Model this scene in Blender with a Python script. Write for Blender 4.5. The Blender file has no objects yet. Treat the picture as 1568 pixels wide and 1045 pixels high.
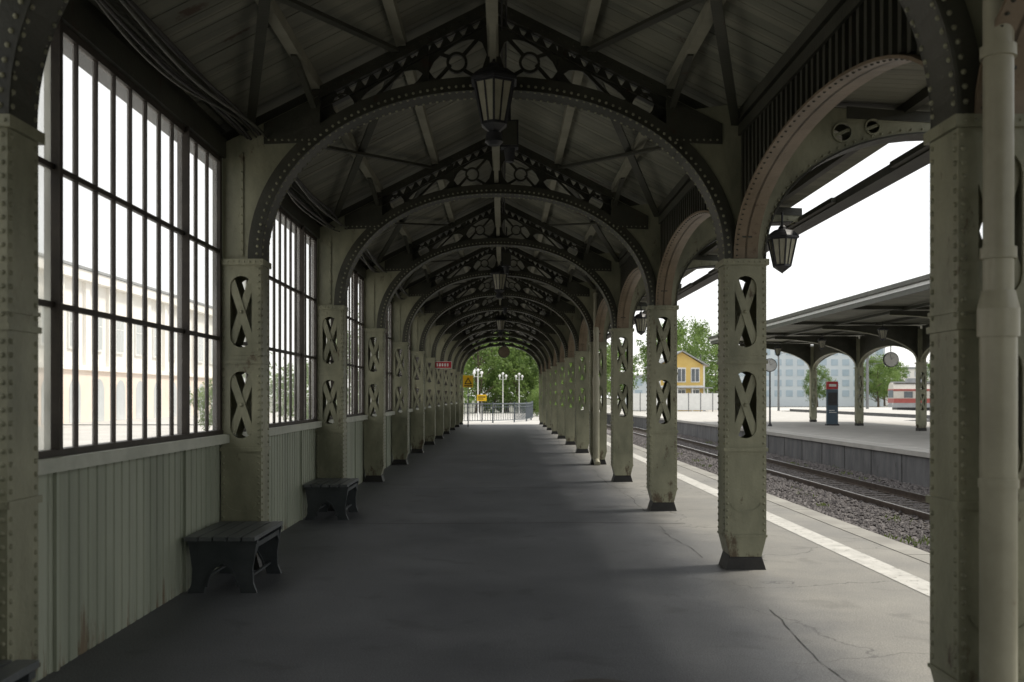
import bpy, bmesh, math, random
from mathutils import Vector, Matrix, Quaternion
from mathutils.geometry import tessellate_polygon
random.seed(7)
R=random.random
def U(a,b): return a+(b-a)*random.random()
scene=bpy.context.scene
S=4.7; C=-0.09; A=2.14; ZS=2.85; B=1.58; NN=2.15
I0=-5  # negative bays: unseen roof and wall extended behind the camera to block light
def zarch(u):
    u=min(abs(u),A); return ZS+B*(1-(u/A)**NN)**(1/NN)
def raf(u): return 5.24-0.5*abs(u)

# ---------------------------------------------------------------- materials
def newmat(name):
    m=bpy.data.materials.new(name); m.use_nodes=True
    nt=m.node_tree; b=nt.nodes['Principled BSDF']; return m,nt,b
def paint(name,c1,c2,scale=3,rough=.55,bump=.15,c3=None,c3amt=.62,fine=40,metal=0,spec=.4,stretch=(1,1,1),lowdirt=None):
    m,nt,b=newmat(name); N=nt.nodes; L=nt.links
    g=N.new('ShaderNodeNewGeometry'); mp=N.new('ShaderNodeMapping'); mp.inputs['Scale'].default_value=stretch
    L.new(g.outputs['Position'],mp.inputs['Vector'])
    n1=N.new('ShaderNodeTexNoise'); n1.inputs['Scale'].default_value=scale; n1.inputs['Detail'].default_value=7; n1.inputs['Roughness'].default_value=.65
    L.new(mp.outputs[0],n1.inputs['Vector'])
    r=N.new('ShaderNodeValToRGB'); r.color_ramp.elements[0].position=.33; r.color_ramp.elements[1].position=.68
    r.color_ramp.elements[0].color=(*c1,1); r.color_ramp.elements[1].color=(*c2,1)
    L.new(n1.outputs['Fac'],r.inputs[0]); col=r.outputs[0]
    if c3:
        n3=N.new('ShaderNodeTexNoise'); n3.inputs['Scale'].default_value=scale*2.7; n3.inputs['Detail'].default_value=9; n3.inputs['Roughness'].default_value=.75
        L.new(mp.outputs[0],n3.inputs['Vector'])
        fac=n3.outputs['Fac']
        if lowdirt:   # more rust / dirt towards the floor
            sp=N.new('ShaderNodeSeparateXYZ'); L.new(g.outputs['Position'],sp.inputs[0])
            mr=N.new('ShaderNodeMapRange'); mr.inputs[1].default_value=0; mr.inputs[2].default_value=lowdirt; mr.inputs[3].default_value=.13; mr.inputs[4].default_value=0; L.new(sp.outputs[2],mr.inputs[0])
            ad=N.new('ShaderNodeMath'); ad.operation='ADD'; L.new(fac,ad.inputs[0]); L.new(mr.outputs[0],ad.inputs[1]); fac=ad.outputs[0]
        r3=N.new('ShaderNodeValToRGB'); r3.color_ramp.elements[0].position=c3amt; r3.color_ramp.elements[1].position=c3amt+.08
        L.new(fac,r3.inputs[0])
        mx=N.new('ShaderNodeMix'); mx.data_type='RGBA'; L.new(r3.outputs[0],mx.inputs[0]); L.new(col,mx.inputs[6]); mx.inputs[7].default_value=(*c3,1); col=mx.outputs[2]
    L.new(col,b.inputs['Base Color'])
    b.inputs['Roughness'].default_value=rough; b.inputs['Metallic'].default_value=metal
    b.inputs['Specular IOR Level'].default_value=spec
    if bump:
        n2=N.new('ShaderNodeTexNoise'); n2.inputs['Scale'].default_value=fine; n2.inputs['Detail'].default_value=5
        L.new(g.outputs['Position'],n2.inputs['Vector'])
        bp=N.new('ShaderNodeBump'); bp.inputs['Strength'].default_value=bump; bp.inputs['Distance'].default_value=.01
        L.new(n2.outputs['Fac'],bp.inputs['Height']); L.new(bp.outputs[0],b.inputs['Normal'])
    return m
M={}
M['iron']=paint('pale_green_iron_paint',(.165,.17,.115),(.345,.34,.235),1.5,.42,.25,(.10,.075,.045),.60,stretch=(1.5,1.5,.7),lowdirt=.6)
M['truss']=paint('dark_truss_paint',(.030,.031,.022),(.062,.062,.046),2,.45,.25,(.05,.026,.015),.6)
M['brown']=paint('brown_arch_paint',(.15,.115,.075),(.24,.185,.125),2,.45,.2,(.10,.06,.035),.6)
M['purlin']=paint('purlin_paint',(.19,.187,.14),(.29,.28,.215),2,.6,.2)
M['wall']=paint('green_panel_paint',(.24,.265,.20),(.385,.41,.32),1.0,.5,.12,(.17,.13,.08),.65,stretch=(2.5,2.5,.3),lowdirt=.35)
M['sill']=paint('sill_paint',(.40,.42,.35),(.54,.55,.47),3,.5,.15,(.15,.1,.06),.66)
M['bar']=paint('window_bar_paint',(.025,.02,.016),(.055,.045,.035),4,.6,.1)
M['black']=paint('black_base_paint',(.012,.012,.012),(.03,.028,.025),4,.5,.2)
M['bench']=paint('bench_iron',(.035,.042,.045),(.065,.072,.075),4,.45,.2)
M['slat']=paint('bench_slat',(.08,.088,.09),(.13,.14,.142),4,.4,.2,stretch=(1,.2,1))
M['pipe']=paint('pipe_paint',(.27,.26,.19),(.40,.385,.29),1.5,.35,.05,(.2,.17,.12),.64)
M['metal']=paint('zinc_sheet',(.16,.165,.17),(.25,.255,.26),2,.45,.1,metal=.3)
M['white']=paint('white_enamel',(.7,.7,.68),(.8,.8,.78),3,.4,.03)
M['dark']=paint('dark_metal',(.02,.022,.024),(.045,.045,.05),5,.45,.1)
M['fence']=paint('railing_paint',(.10,.12,.14),(.17,.19,.21),5,.45,.1)
M['cable']=paint('cable_rubber',(.02,.02,.02),(.05,.045,.04),5,.6,.1)
M['rail']=paint('rail_steel',(.07,.05,.04),(.15,.12,.10),6,.4,.1,metal=.5)
M['railtop']=paint('rail_top',(.4,.4,.4),(.6,.6,.6),6,.3,.0,metal=.9)
M['sleeper']=paint('sleeper_wood',(.05,.042,.036),(.10,.085,.075),6,.8,.3)
M['conc']=paint('platform_concrete',(.24,.232,.215),(.37,.36,.33),1.2,.85,.3,(.16,.15,.14),.62)
M['conc2']=paint('pale_platform_concrete',(.36,.35,.33),(.48,.465,.44),1.0,.85,.2,(.26,.25,.24),.62)
M['concd']=paint('kerb_concrete',(.10,.10,.105),(.19,.19,.195),2,.85,.4,(.06,.056,.056),.6,stretch=(1,1,.3))
M['joint']=paint('joint_tar',(.03,.03,.03),(.06,.06,.058),9,.8,.2)
M['manhole']=paint('cast_iron_cover',(.05,.045,.04),(.10,.09,.08),12,.5,.4)
M['far']=paint('pale_paving',(.42,.41,.39),(.54,.53,.51),.4,.85,.2)
M['ground']=paint('ground_earth',(.13,.13,.11),(.2,.2,.17),.3,.95,.3,(.09,.12,.045),.55)
M['red']=paint('red_sign',(.40,.02,.03),(.5,.03,.04),2,.4,.02)
M['trainred']=paint('hazy_train_red',(.30,.07,.06),(.38,.10,.085),2,.5,.02)  # red dulled for distance haze, put into the colour
M['trainwhite']=paint('train_cream',(.5,.47,.43),(.58,.55,.5),2,.5,.02)
M['blue']=paint('slate_blue_panel',(.05,.085,.12),(.07,.11,.15),2,.4,.02)
M['yellow']=paint('yellow_sign',(.75,.45,.02),(.85,.55,.03),2,.4,.02)
M['yhouse']=paint('yellow_boards',(.62,.42,.12),(.72,.53,.19),1,.7,.1)
M['groof']=paint('grey_roof_sheet',(.26,.27,.28),(.36,.37,.38),1,.5,.1)
M['glassd']=paint('dark_window_glass',(.05,.06,.07),(.10,.12,.14),2,.1,.0,spec=.8)
M['skyglass']=paint('sky_reflection_glass',(.5,.52,.53),(.6,.62,.63),.6,.15,.0,spec=.8)  # pale tone paints the reflected sky into the glass colour
M['cream']=paint('cream_plaster',(.80,.77,.71),(.87,.84,.79),.5,.9,.1)
M['peach']=paint('pink_plaster',(.76,.62,.52),(.82,.70,.61),.5,.9,.1)
M['ochre']=paint('ochre_plaster',(.6,.45,.3),(.7,.55,.38),.5,.9,.1)
M['hazy']=paint('hazed_office_cladding',(.56,.61,.65),(.66,.71,.74),.1,.4,.0)  # distance haze is put into this pale colour
M['bark']=paint('bark',(.07,.055,.04),(.14,.11,.08),8,.9,.5)
M['skin']=paint('skin',(.5,.3,.22),(.58,.36,.27),8,.6,.0)
M['hair']=paint('hair',(.03,.02,.015),(.07,.045,.03),20,.7,.0)
M['cl_dark']=paint('dark_cloth',(.02,.022,.03),(.05,.05,.06),9,.9,.0)
M['cl_blue']=paint('denim_cloth',(.05,.09,.18),(.09,.14,.24),9,.9,.0)
M['cl_light']=paint('light_cloth',(.5,.48,.45),(.62,.6,.56),9,.9,.0)
M['lampglass']=paint('milky_lamp_glass',(.30,.295,.22),(.44,.42,.32),5,.2,.0)
M['globe']=paint('white_globe',(.75,.75,.75),(.82,.82,.82),5,.3,.0)
M['brick']=paint('end_wall_plaster',(.13,.125,.10),(.2,.19,.15),1,.8,.2)
M['clockback']=paint('clock_case',(.22,.17,.12),(.3,.24,.18),4,.5,.05)

def leafmat(name,c1,c2):
    m,nt,b=newmat(name); N=nt.nodes; L=nt.links
    g=N.new('ShaderNodeNewGeometry'); n=N.new('ShaderNodeTexNoise'); n.inputs['Scale'].default_value=.9; n.inputs['Detail'].default_value=4
    L.new(g.outputs['Position'],n.inputs['Vector'])
    r=N.new('ShaderNodeValToRGB'); r.color_ramp.elements[0].position=.35; r.color_ramp.elements[1].position=.65
    r.color_ramp.elements[0].color=(*c1,1); r.color_ramp.elements[1].color=(*c2,1); L.new(n.outputs['Fac'],r.inputs[0])
    L.new(r.outputs[0],b.inputs['Base Color']); b.inputs['Roughness'].default_value=.6
    tr=N.new('ShaderNodeBsdfTranslucent'); L.new(r.outputs[0],tr.inputs[0])
    mx=N.new('ShaderNodeMixShader'); mx.inputs[0].default_value=.45
    L.new(b.outputs[0],mx.inputs[1]); L.new(tr.outputs[0],mx.inputs[2]); L.new(mx.outputs[0],N['Material Output'].inputs['Surface'])
    return m
M['leaf']=leafmat('leaves',(.08,.14,.03),(.20,.29,.08))
M['weed']=leafmat('weeds',(.08,.12,.02),(.16,.21,.04))

def glass(name,dirt,col):
    m,nt,b=newmat(name); N=nt.nodes; L=nt.links
    trl=N.new('ShaderNodeBsdfTranslucent'); trl.inputs[0].default_value=(*col,1)
    t=N.new('ShaderNodeBsdfTransparent'); gl=N.new('ShaderNodeBsdfGlossy'); gl.inputs['Roughness'].default_value=.06
    m1=N.new('ShaderNodeMixShader'); m1.inputs[0].default_value=.05; L.new(t.outputs[0],m1.inputs[1]); L.new(gl.outputs[0],m1.inputs[2])
    g=N.new('ShaderNodeNewGeometry'); n=N.new('ShaderNodeTexNoise'); n.inputs['Scale'].default_value=1.7; n.inputs['Detail'].default_value=6
    L.new(g.outputs['Position'],n.inputs['Vector'])
    mr=N.new('ShaderNodeMapRange'); mr.inputs[1].default_value=.35; mr.inputs[2].default_value=.75; mr.inputs[3].default_value=dirt*.6; mr.inputs[4].default_value=min(1,dirt*1.4)
    L.new(n.outputs['Fac'],mr.inputs[0])
    m2=N.new('ShaderNodeMixShader'); L.new(mr.outputs[0],m2.inputs[0]); L.new(m1.outputs[0],m2.inputs[1]); L.new(trl.outputs[0],m2.inputs[2])
    L.new(m2.outputs[0],N['Material Output'].inputs['Surface']); return m
M['glass']=glass('window_glass',.15,(.95,.95,.93))
M['glass2']=glass('dusty_window_glass',.75,(.42,.43,.39))

def boards(name,axis,w,c1,c2,stain):
    m,nt,b=newmat(name); N=nt.nodes; L=nt.links
    g=N.new('ShaderNodeNewGeometry'); sp=N.new('ShaderNodeSeparateXYZ'); L.new(g.outputs['Position'],sp.inputs[0])
    d=N.new('ShaderNodeMath'); d.operation='DIVIDE'; d.inputs[1].default_value=w; L.new(sp.outputs[axis],d.inputs[0])
    f=N.new('ShaderNodeMath'); f.operation='FLOOR'; L.new(d.outputs[0],f.inputs[0])
    wn=N.new('ShaderNodeTexWhiteNoise'); wn.noise_dimensions='1D'; L.new(f.outputs[0],wn.inputs['W'])
    n=N.new('ShaderNodeTexNoise'); n.inputs['Scale'].default_value=1.1; n.inputs['Detail'].default_value=8; n.inputs['Roughness'].default_value=.7; L.new(g.outputs['Position'],n.inputs['Vector'])
    ad=N.new('ShaderNodeMath'); ad.operation='MULTIPLY_ADD'; ad.inputs[1].default_value=.35; L.new(wn.outputs['Value'],ad.inputs[0]); L.new(n.outputs['Fac'],ad.inputs[2])
    r=N.new('ShaderNodeValToRGB'); r.color_ramp.elements[0].position=.42; r.color_ramp.elements[1].position=.9
    r.color_ramp.elements[0].color=(*c1,1); r.color_ramp.elements[1].color=(*c2,1); L.new(ad.outputs[0],r.inputs[0])
    e=r.color_ramp.elements.new(.38); e.color=(*stain,1)
    L.new(r.outputs[0],b.inputs['Base Color']); b.inputs['Roughness'].default_value=.65
    return m
M['board']=boards('roof_boards',1,.118,(.135,.137,.105),(.225,.222,.17),(.08,.055,.035))

def asphalt():
    m,nt,b=newmat('platform_asphalt'); N=nt.nodes; L=nt.links
    g=N.new('ShaderNodeNewGeometry')
    n=N.new('ShaderNodeTexNoise'); n.inputs['Scale'].default_value=.7; n.inputs['Detail'].default_value=9; n.inputs['Roughness'].default_value=.7; L.new(g.outputs['Position'],n.inputs['Vector'])
    r=N.new('ShaderNodeValToRGB'); r.color_ramp.elements[0].position=.3; r.color_ramp.elements[1].position=.7
    r.color_ramp.elements[0].color=(.085,.090,.099,1); r.color_ramp.elements[1].color=(.158,.163,.171,1); L.new(n.outputs['Fac'],r.inputs[0])
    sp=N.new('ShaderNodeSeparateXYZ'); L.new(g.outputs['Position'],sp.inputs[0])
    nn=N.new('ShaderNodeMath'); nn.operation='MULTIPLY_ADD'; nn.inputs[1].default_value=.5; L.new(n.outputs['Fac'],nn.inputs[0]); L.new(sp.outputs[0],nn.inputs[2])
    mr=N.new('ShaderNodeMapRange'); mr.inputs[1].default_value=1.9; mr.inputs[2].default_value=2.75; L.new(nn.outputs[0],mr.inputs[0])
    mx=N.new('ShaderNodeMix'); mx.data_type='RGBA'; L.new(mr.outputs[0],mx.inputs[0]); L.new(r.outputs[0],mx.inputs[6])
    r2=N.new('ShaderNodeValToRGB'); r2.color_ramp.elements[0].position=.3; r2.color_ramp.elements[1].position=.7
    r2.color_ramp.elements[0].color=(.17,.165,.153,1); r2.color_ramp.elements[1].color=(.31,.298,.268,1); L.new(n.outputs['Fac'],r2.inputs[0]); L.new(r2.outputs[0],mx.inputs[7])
    n2=N.new('ShaderNodeTexNoise'); n2.inputs['Scale'].default_value=90; n2.inputs['Detail'].default_value=4; L.new(g.outputs['Position'],n2.inputs['Vector'])
    sm=N.new('ShaderNodeMapRange'); sm.inputs[1].default_value=.3; sm.inputs[2].default_value=.7; sm.inputs[3].default_value=.66; sm.inputs[4].default_value=1.32; L.new(n2.outputs['Fac'],sm.inputs[0])
    vm=N.new('ShaderNodeVectorMath'); vm.operation='SCALE'; L.new(mx.outputs[2],vm.inputs[0]); L.new(sm.outputs[0],vm.inputs['Scale'])
    # dried stains / patched areas
    n5=N.new('ShaderNodeTexNoise'); n5.inputs['Scale'].default_value=1.9; n5.inputs['Detail'].default_value=5; n5.inputs['Distortion'].default_value=.6; L.new(g.outputs['Position'],n5.inputs['Vector'])
    s5=N.new('ShaderNodeMapRange'); s5.inputs[1].default_value=.60; s5.inputs[2].default_value=.68; s5.inputs[3].default_value=1; s5.inputs[4].default_value=.80; L.new(n5.outputs['Fac'],s5.inputs[0])
    vm5=N.new('ShaderNodeVectorMath'); vm5.operation='SCALE'; L.new(vm.outputs[0],vm5.inputs[0]); L.new(s5.outputs[0],vm5.inputs['Scale'])
    dn=N.new('ShaderNodeTexNoise'); dn.inputs['Scale'].default_value=1.5; dn.inputs['Detail'].default_value=6; L.new(g.outputs['Position'],dn.inputs['Vector'])
    va=N.new('ShaderNodeVectorMath'); va.operation='MULTIPLY_ADD'; va.inputs[1].default_value=(.8,.8,.8); L.new(dn.outputs['Color'],va.inputs[0]); L.new(g.outputs['Position'],va.inputs[2])
    vo=N.new('ShaderNodeTexVoronoi'); vo.feature='DISTANCE_TO_EDGE'; vo.inputs['Scale'].default_value=.42; L.new(va.outputs[0],vo.inputs['Vector'])
    cr=N.new('ShaderNodeMapRange'); cr.inputs[1].default_value=.0; cr.inputs[2].default_value=.005; cr.inputs[3].default_value=1; cr.inputs[4].default_value=0; L.new(vo.outputs['Distance'],cr.inputs[0])
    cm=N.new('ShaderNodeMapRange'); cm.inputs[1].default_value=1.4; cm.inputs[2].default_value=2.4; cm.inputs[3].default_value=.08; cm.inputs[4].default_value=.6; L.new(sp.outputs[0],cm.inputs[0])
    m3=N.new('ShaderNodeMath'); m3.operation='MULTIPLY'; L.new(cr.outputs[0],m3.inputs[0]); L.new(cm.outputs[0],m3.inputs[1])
    m4=N.new('ShaderNodeMath'); m4.operation='SUBTRACT'; m4.inputs[0].default_value=1; L.new(m3.outputs[0],m4.inputs[1])
    v2=N.new('ShaderNodeVectorMath'); v2.operation='SCALE'; L.new(vm5.outputs[0],v2.inputs[0]); L.new(m4.outputs[0],v2.inputs['Scale'])
    L.new(v2.outputs[0],b.inputs['Base Color'])
    ro=N.new('ShaderNodeMapRange'); ro.inputs[3].default_value=.42; ro.inputs[4].default_value=.75; L.new(n.outputs['Fac'],ro.inputs[0]); L.new(ro.outputs[0],b.inputs['Roughness'])
    b.inputs['Specular IOR Level'].default_value=.4
    bp=N.new('ShaderNodeBump'); bp.inputs['Strength'].default_value=.35; bp.inputs['Distance'].default_value=.01
    L.new(n2.outputs['Fac'],bp.inputs['Height'])
    bp2=N.new('ShaderNodeBump'); bp2.inputs['Strength'].default_value=.2; bp2.inputs['Distance'].default_value=.05; L.new(n.outputs['Fac'],bp2.inputs['Height']); L.new(bp.outputs[0],bp2.inputs['Normal'])
    L.new(bp2.outputs[0],b.inputs['Normal']); return m
M['asphalt']=asphalt()
M['line']=paint('worn_white_line',(.46,.455,.43),(.64,.63,.60),4,.8,.2,(.24,.23,.21),.56)
M['stone']=paint('ballast_stone',(.065,.058,.060),(.19,.175,.17),9,.9,.5,(.10,.075,.06),.6)

# ---------------------------------------------------------------- mesh builder
class MB:
    def __init__(s): s.v=[]; s.f=[]; s.m=[]; s.mats=[]; s.sm=[]
    def mi(s,k):
        if k not in s.mats: s.mats.append(k)
        return s.mats.index(k)
    def add(s,vs,fs,mat,smooth=False):
        o=len(s.v); s.v.extend([tuple(v) for v in vs]); i=s.mi(mat)
        for f in fs: s.f.append(tuple(o+k for k in f)); s.m.append(i); s.sm.append(smooth)
    def box(s,x0,x1,y0,y1,z0,z1,mat):
        s.add([(x0,y0,z0),(x1,y0,z0),(x1,y1,z0),(x0,y1,z0),(x0,y0,z1),(x1,y0,z1),(x1,y1,z1),(x0,y1,z1)],
              [(0,3,2,1),(4,5,6,7),(0,1,5,4),(1,2,6,5),(2,3,7,6),(3,0,4,7)],mat)
    def beam(s,p,q,w,h,mat,up=(0,0,1)):
        p=Vector(p);q=Vector(q);d=(q-p).normalized();up=Vector(up)
        if abs(d.dot(up))>.99: up=Vector((1,0,0))
        a=d.cross(up).normalized()*w/2; c=a.cross(d).normalized()*h/2
        vs=[p-a-c,p+a-c,p+a+c,p-a+c,q-a-c,q+a-c,q+a+c,q-a+c]
        s.add(vs,[(0,3,2,1),(4,5,6,7),(0,1,5,4),(1,2,6,5),(2,3,7,6),(3,0,4,7)],mat)
    def cyl(s,p,q,r0,r1,mat,n=14,smooth=True,caps=True):
        p=Vector(p);q=Vector(q);d=(q-p).normalized(); up=Vector((0,0,1)) if abs(d.z)<.9 else Vector((1,0,0))
        a=d.cross(up).normalized(); c=d.cross(a)
        vs=[];
        for k in range(n):
            t=2*math.pi*k/n; e=a*math.cos(t)+c*math.sin(t); vs+= [p+e*r0,q+e*r1]
        fs=[(2*k,2*((k+1)%n),2*((k+1)%n)+1,2*k+1) for k in range(n)]
        s.add(vs,fs,mat,smooth)
        if caps: 
            s.add([vs[2*k] for k in range(n)],[tuple(range(n))],mat); s.add([vs[2*k+1] for k in range(n)],[tuple(range(n))][::-1],mat)
    def lathe(s,prof,c,mat,n=12,smooth=True):
        vs=[];m=len(prof)
        for k in range(n):
            t=2*math.pi*(k+.5)/n
            for r,z in prof: vs.append((c[0]+r*math.cos(t),c[1]+r*math.sin(t),c[2]+z))
        fs=[]
        for k in range(n):
            k2=(k+1)%n
            for j in range(m-1): fs.append((k*m+j,k2*m+j,k2*m+j+1,k*m+j+1))
        s.add(vs,fs,mat,smooth)
    def plate(s,loops,d0,d1,mat,fn=lambda a,b,d:(a,d,b)):
        tri=tessellate_polygon([[Vector((a,b,0)) for a,b in l] for l in loops])
        flat=[p for l in loops for p in l]; n=len(flat)
        vs=[fn(a,b,d0) for a,b in flat]+[fn(a,b,d1) for a,b in flat]
        fs=[tuple(t) for t in tri]+[tuple(n+k for k in reversed(t)) for t in tri]
        o=0
        for l in loops:
            k=len(l)
            for i in range(k):
                j=(i+1)%k; fs.append((o+i,o+j,n+o+j,n+o+i))
            o+=k
        s.add(vs,fs,mat)
    def band(s,pts,t,d0,d1,mat,fn=lambda a,b,d:(a,d,b)):
        off=[]
        for i,(a,b) in enumerate(pts):
            p=pts[max(0,i-1)]; q=pts[min(len(pts)-1,i+1)]
            dx,dy=q[0]-p[0],q[1]-p[1]; l=math.hypot(dx,dy) or 1
            off.append((a-dy/l*t,b+dx/l*t))
        for i in range(len(pts)-1):
            vs=[fn(*pts[i],d0),fn(*pts[i+1],d0),fn(*off[i+1],d0),fn(*off[i],d0),fn(*pts[i],d1),fn(*pts[i+1],d1),fn(*off[i+1],d1),fn(*off[i],d1)]
            fs=[(0,1,2,3),(7,6,5,4),(0,4,5,1),(3,2,6,7)]
            if i==0: fs.append((0,3,7,4))
            if i==len(pts)-2: fs.append((1,5,6,2))
            s.add(vs,fs,mat)
    def rivet(s,p,nrm,r,mat):
        p=Vector(p);n=Vector(nrm).normalized(); up=Vector((0,0,1)) if abs(n.z)<.9 else Vector((1,0,0))
        a=n.cross(up).normalized(); c=n.cross(a); vs=[]
        for rr,h in ((r,0),(r*.75,r*.6)):
            for k in range(6):
                t=math.pi*k/3; vs.append(p+(a*math.cos(t)+c*math.sin(t))*rr+n*h)
        vs.append(p+n*r*.85)
        fs=[(k,(k+1)%6,6+(k+1)%6,6+k) for k in range(6)]+[(6+k,6+(k+1)%6,12) for k in range(6)]
        s.add(vs,fs,mat,True)
    def mesh(s,name,recalc=True):
        me=bpy.data.meshes.new(name); me.from_pydata(s.v,[],s.f)
        for k in s.mats: me.materials.append(M[k])
        me.polygons.foreach_set('material_index',s.m); me.polygons.foreach_set('use_smooth',s.sm)
        if recalc:
            bm=bmesh.new(); bm.from_mesh(me); bmesh.ops.recalc_face_normals(bm,faces=bm.faces); bm.to_mesh(me); bm.free()
        me.update(); return me
def obj(name,me,loc=(0,0,0),rot=0,parent=None):
    o=bpy.data.objects.new(name,me); scene.collection.objects.link(o); o.location=loc; o.rotation_euler=(0,0,rot)
    if parent: o.parent=parent
    return o
def empty(name): return obj(name,None)

def arcpts(cx,cz,r,n=20,a0=0,a1=2*math.pi,rz=None):
    rz=rz or r
    return [(cx+r*math.cos(a0+(a1-a0)*k/n),cz+rz*math.sin(a0+(a1-a0)*k/n)) for k in range(n)]
def slot(cx,z0,z1,w,n=8):
    r=w/2; pts=[]
    for k in range(n+1): t=math.pi*k/n; pts.append((cx+r*math.cos(t),z1-r+r*math.sin(t)))
    for k in range(n+1): t=math.pi+math.pi*k/n; pts.append((cx+r*math.cos(t),z0+r+r*math.sin(t)))
    return pts

# ---------------------------------------------------------------- frame
HY=.15
def column(mb,x0,x1,inner):
    cx=(x0+x1)/2; w=x1-x0
    holes=[(2.05,2.71),(1.21,1.83)]
    out=[(x0+.045,.12),(x1-.045,.12),(x1,.30),(x1,ZS),(x0,ZS),(x0,.30)]
    for y0,y1 in ((-HY,-HY+.014),(HY-.014,HY)):
        mb.plate([out]+[slot(cx,a,b,.20) for a,b in holes],y0,y1,'iron')
    for xa,xb,xi in ((x0,x0+.013,x0+.045),(x1-.013,x1,x1-.045)):
        y0,y1=-HY+.014,HY-.014
        mb.box(xa,xb,y0,y1,.30,ZS,'iron')
        s=1 if xi>xa else -1
        mb.add([(xa if s>0 else xb,y0,.3),(xa if s>0 else xb,y1,.3),(xi,y1,.12),(xi,y0,.12)],[(0,1,2,3)],'iron')
    for a,b in holes:
        m=(a+b)/2
        for y in (-HY+.024,HY-.024):
            for sgn in (1,-1):
                q=.006*sgn
                mb.plate([[(cx-sgn*.125,a+.05),(cx-sgn*.06,a+.03),(cx+sgn*.125,b-.05),(cx+sgn*.06,b-.03)]],y-.004+q,y+.004+q,'iron')
            mb.rivet((cx,y-.012,m),(0,-1,0),.02,'iron')
    for z,h,p in ((ZS-.04,.055,.022),(1.90,.03,.012),(1.98,.02,.008),(1.09,.035,.014),(.30,.02,.008)):
        mb.box(x0-p,x1+p,-HY-p,-HY+.003,z,z+h,'iron'); mb.box(x0-p,x1+p,HY-.003,HY+p,z,z+h,'iron')
        mb.box(x0-p,x0-.001,-HY+.003,HY-.003,z,z+h,'iron'); mb.box(x1+.001,x1+p,-HY+.003,HY-.003,z,z+h,'iron')
    b=.035
    mb.add([(x0+b-.03,-HY-.01,0),(x1-b+.03,-HY-.01,0),(x1-b+.03,HY+.01,0),(x0+b-.03,HY+.01,0),
            (x0+b,-HY+.0,.1),(x1-b,-HY+.0,.1),(x1-b,HY,.1),(x0+b,HY,.1),
            (x0+b+.01,-HY+.02,.15),(x1-b-.01,-HY+.02,.15),(x1-b-.01,HY-.02,.15),(x0+b+.01,HY-.02,.15)],
           [(0,1,5,4),(1,2,6,5),(2,3,7,6),(3,0,4,7),(4,5,9,8),(5,6,10,9),(6,7,11,10),(7,4,8,11),(8,9,10,11)],'black')
    pts=[(cx+.13*math.cos(t),.62-.08*math.sin(t)) for t in [math.pi*k/10 for k in range(11)]]
    mb.band(pts,.012,-HY-.006,-HY+.001,'iron')
    z=.36
    while z<ZS-.06:
        for x in (x0+.022,x1-.022): mb.rivet((x,-HY,z),(0,-1,0),.0135,'iron')
        xf=x1 if inner>0 else x0
        for y in (-HY+.03,HY-.03): mb.rivet((xf,y,z),(inner,0,0),.015,'iron')
        z+=.062
    x=x0+.02
    while x<x1:
        mb.rivet((x,-HY-.022,ZS-.012),(0,-1,0),.010,'iron'); x+=.05

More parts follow.
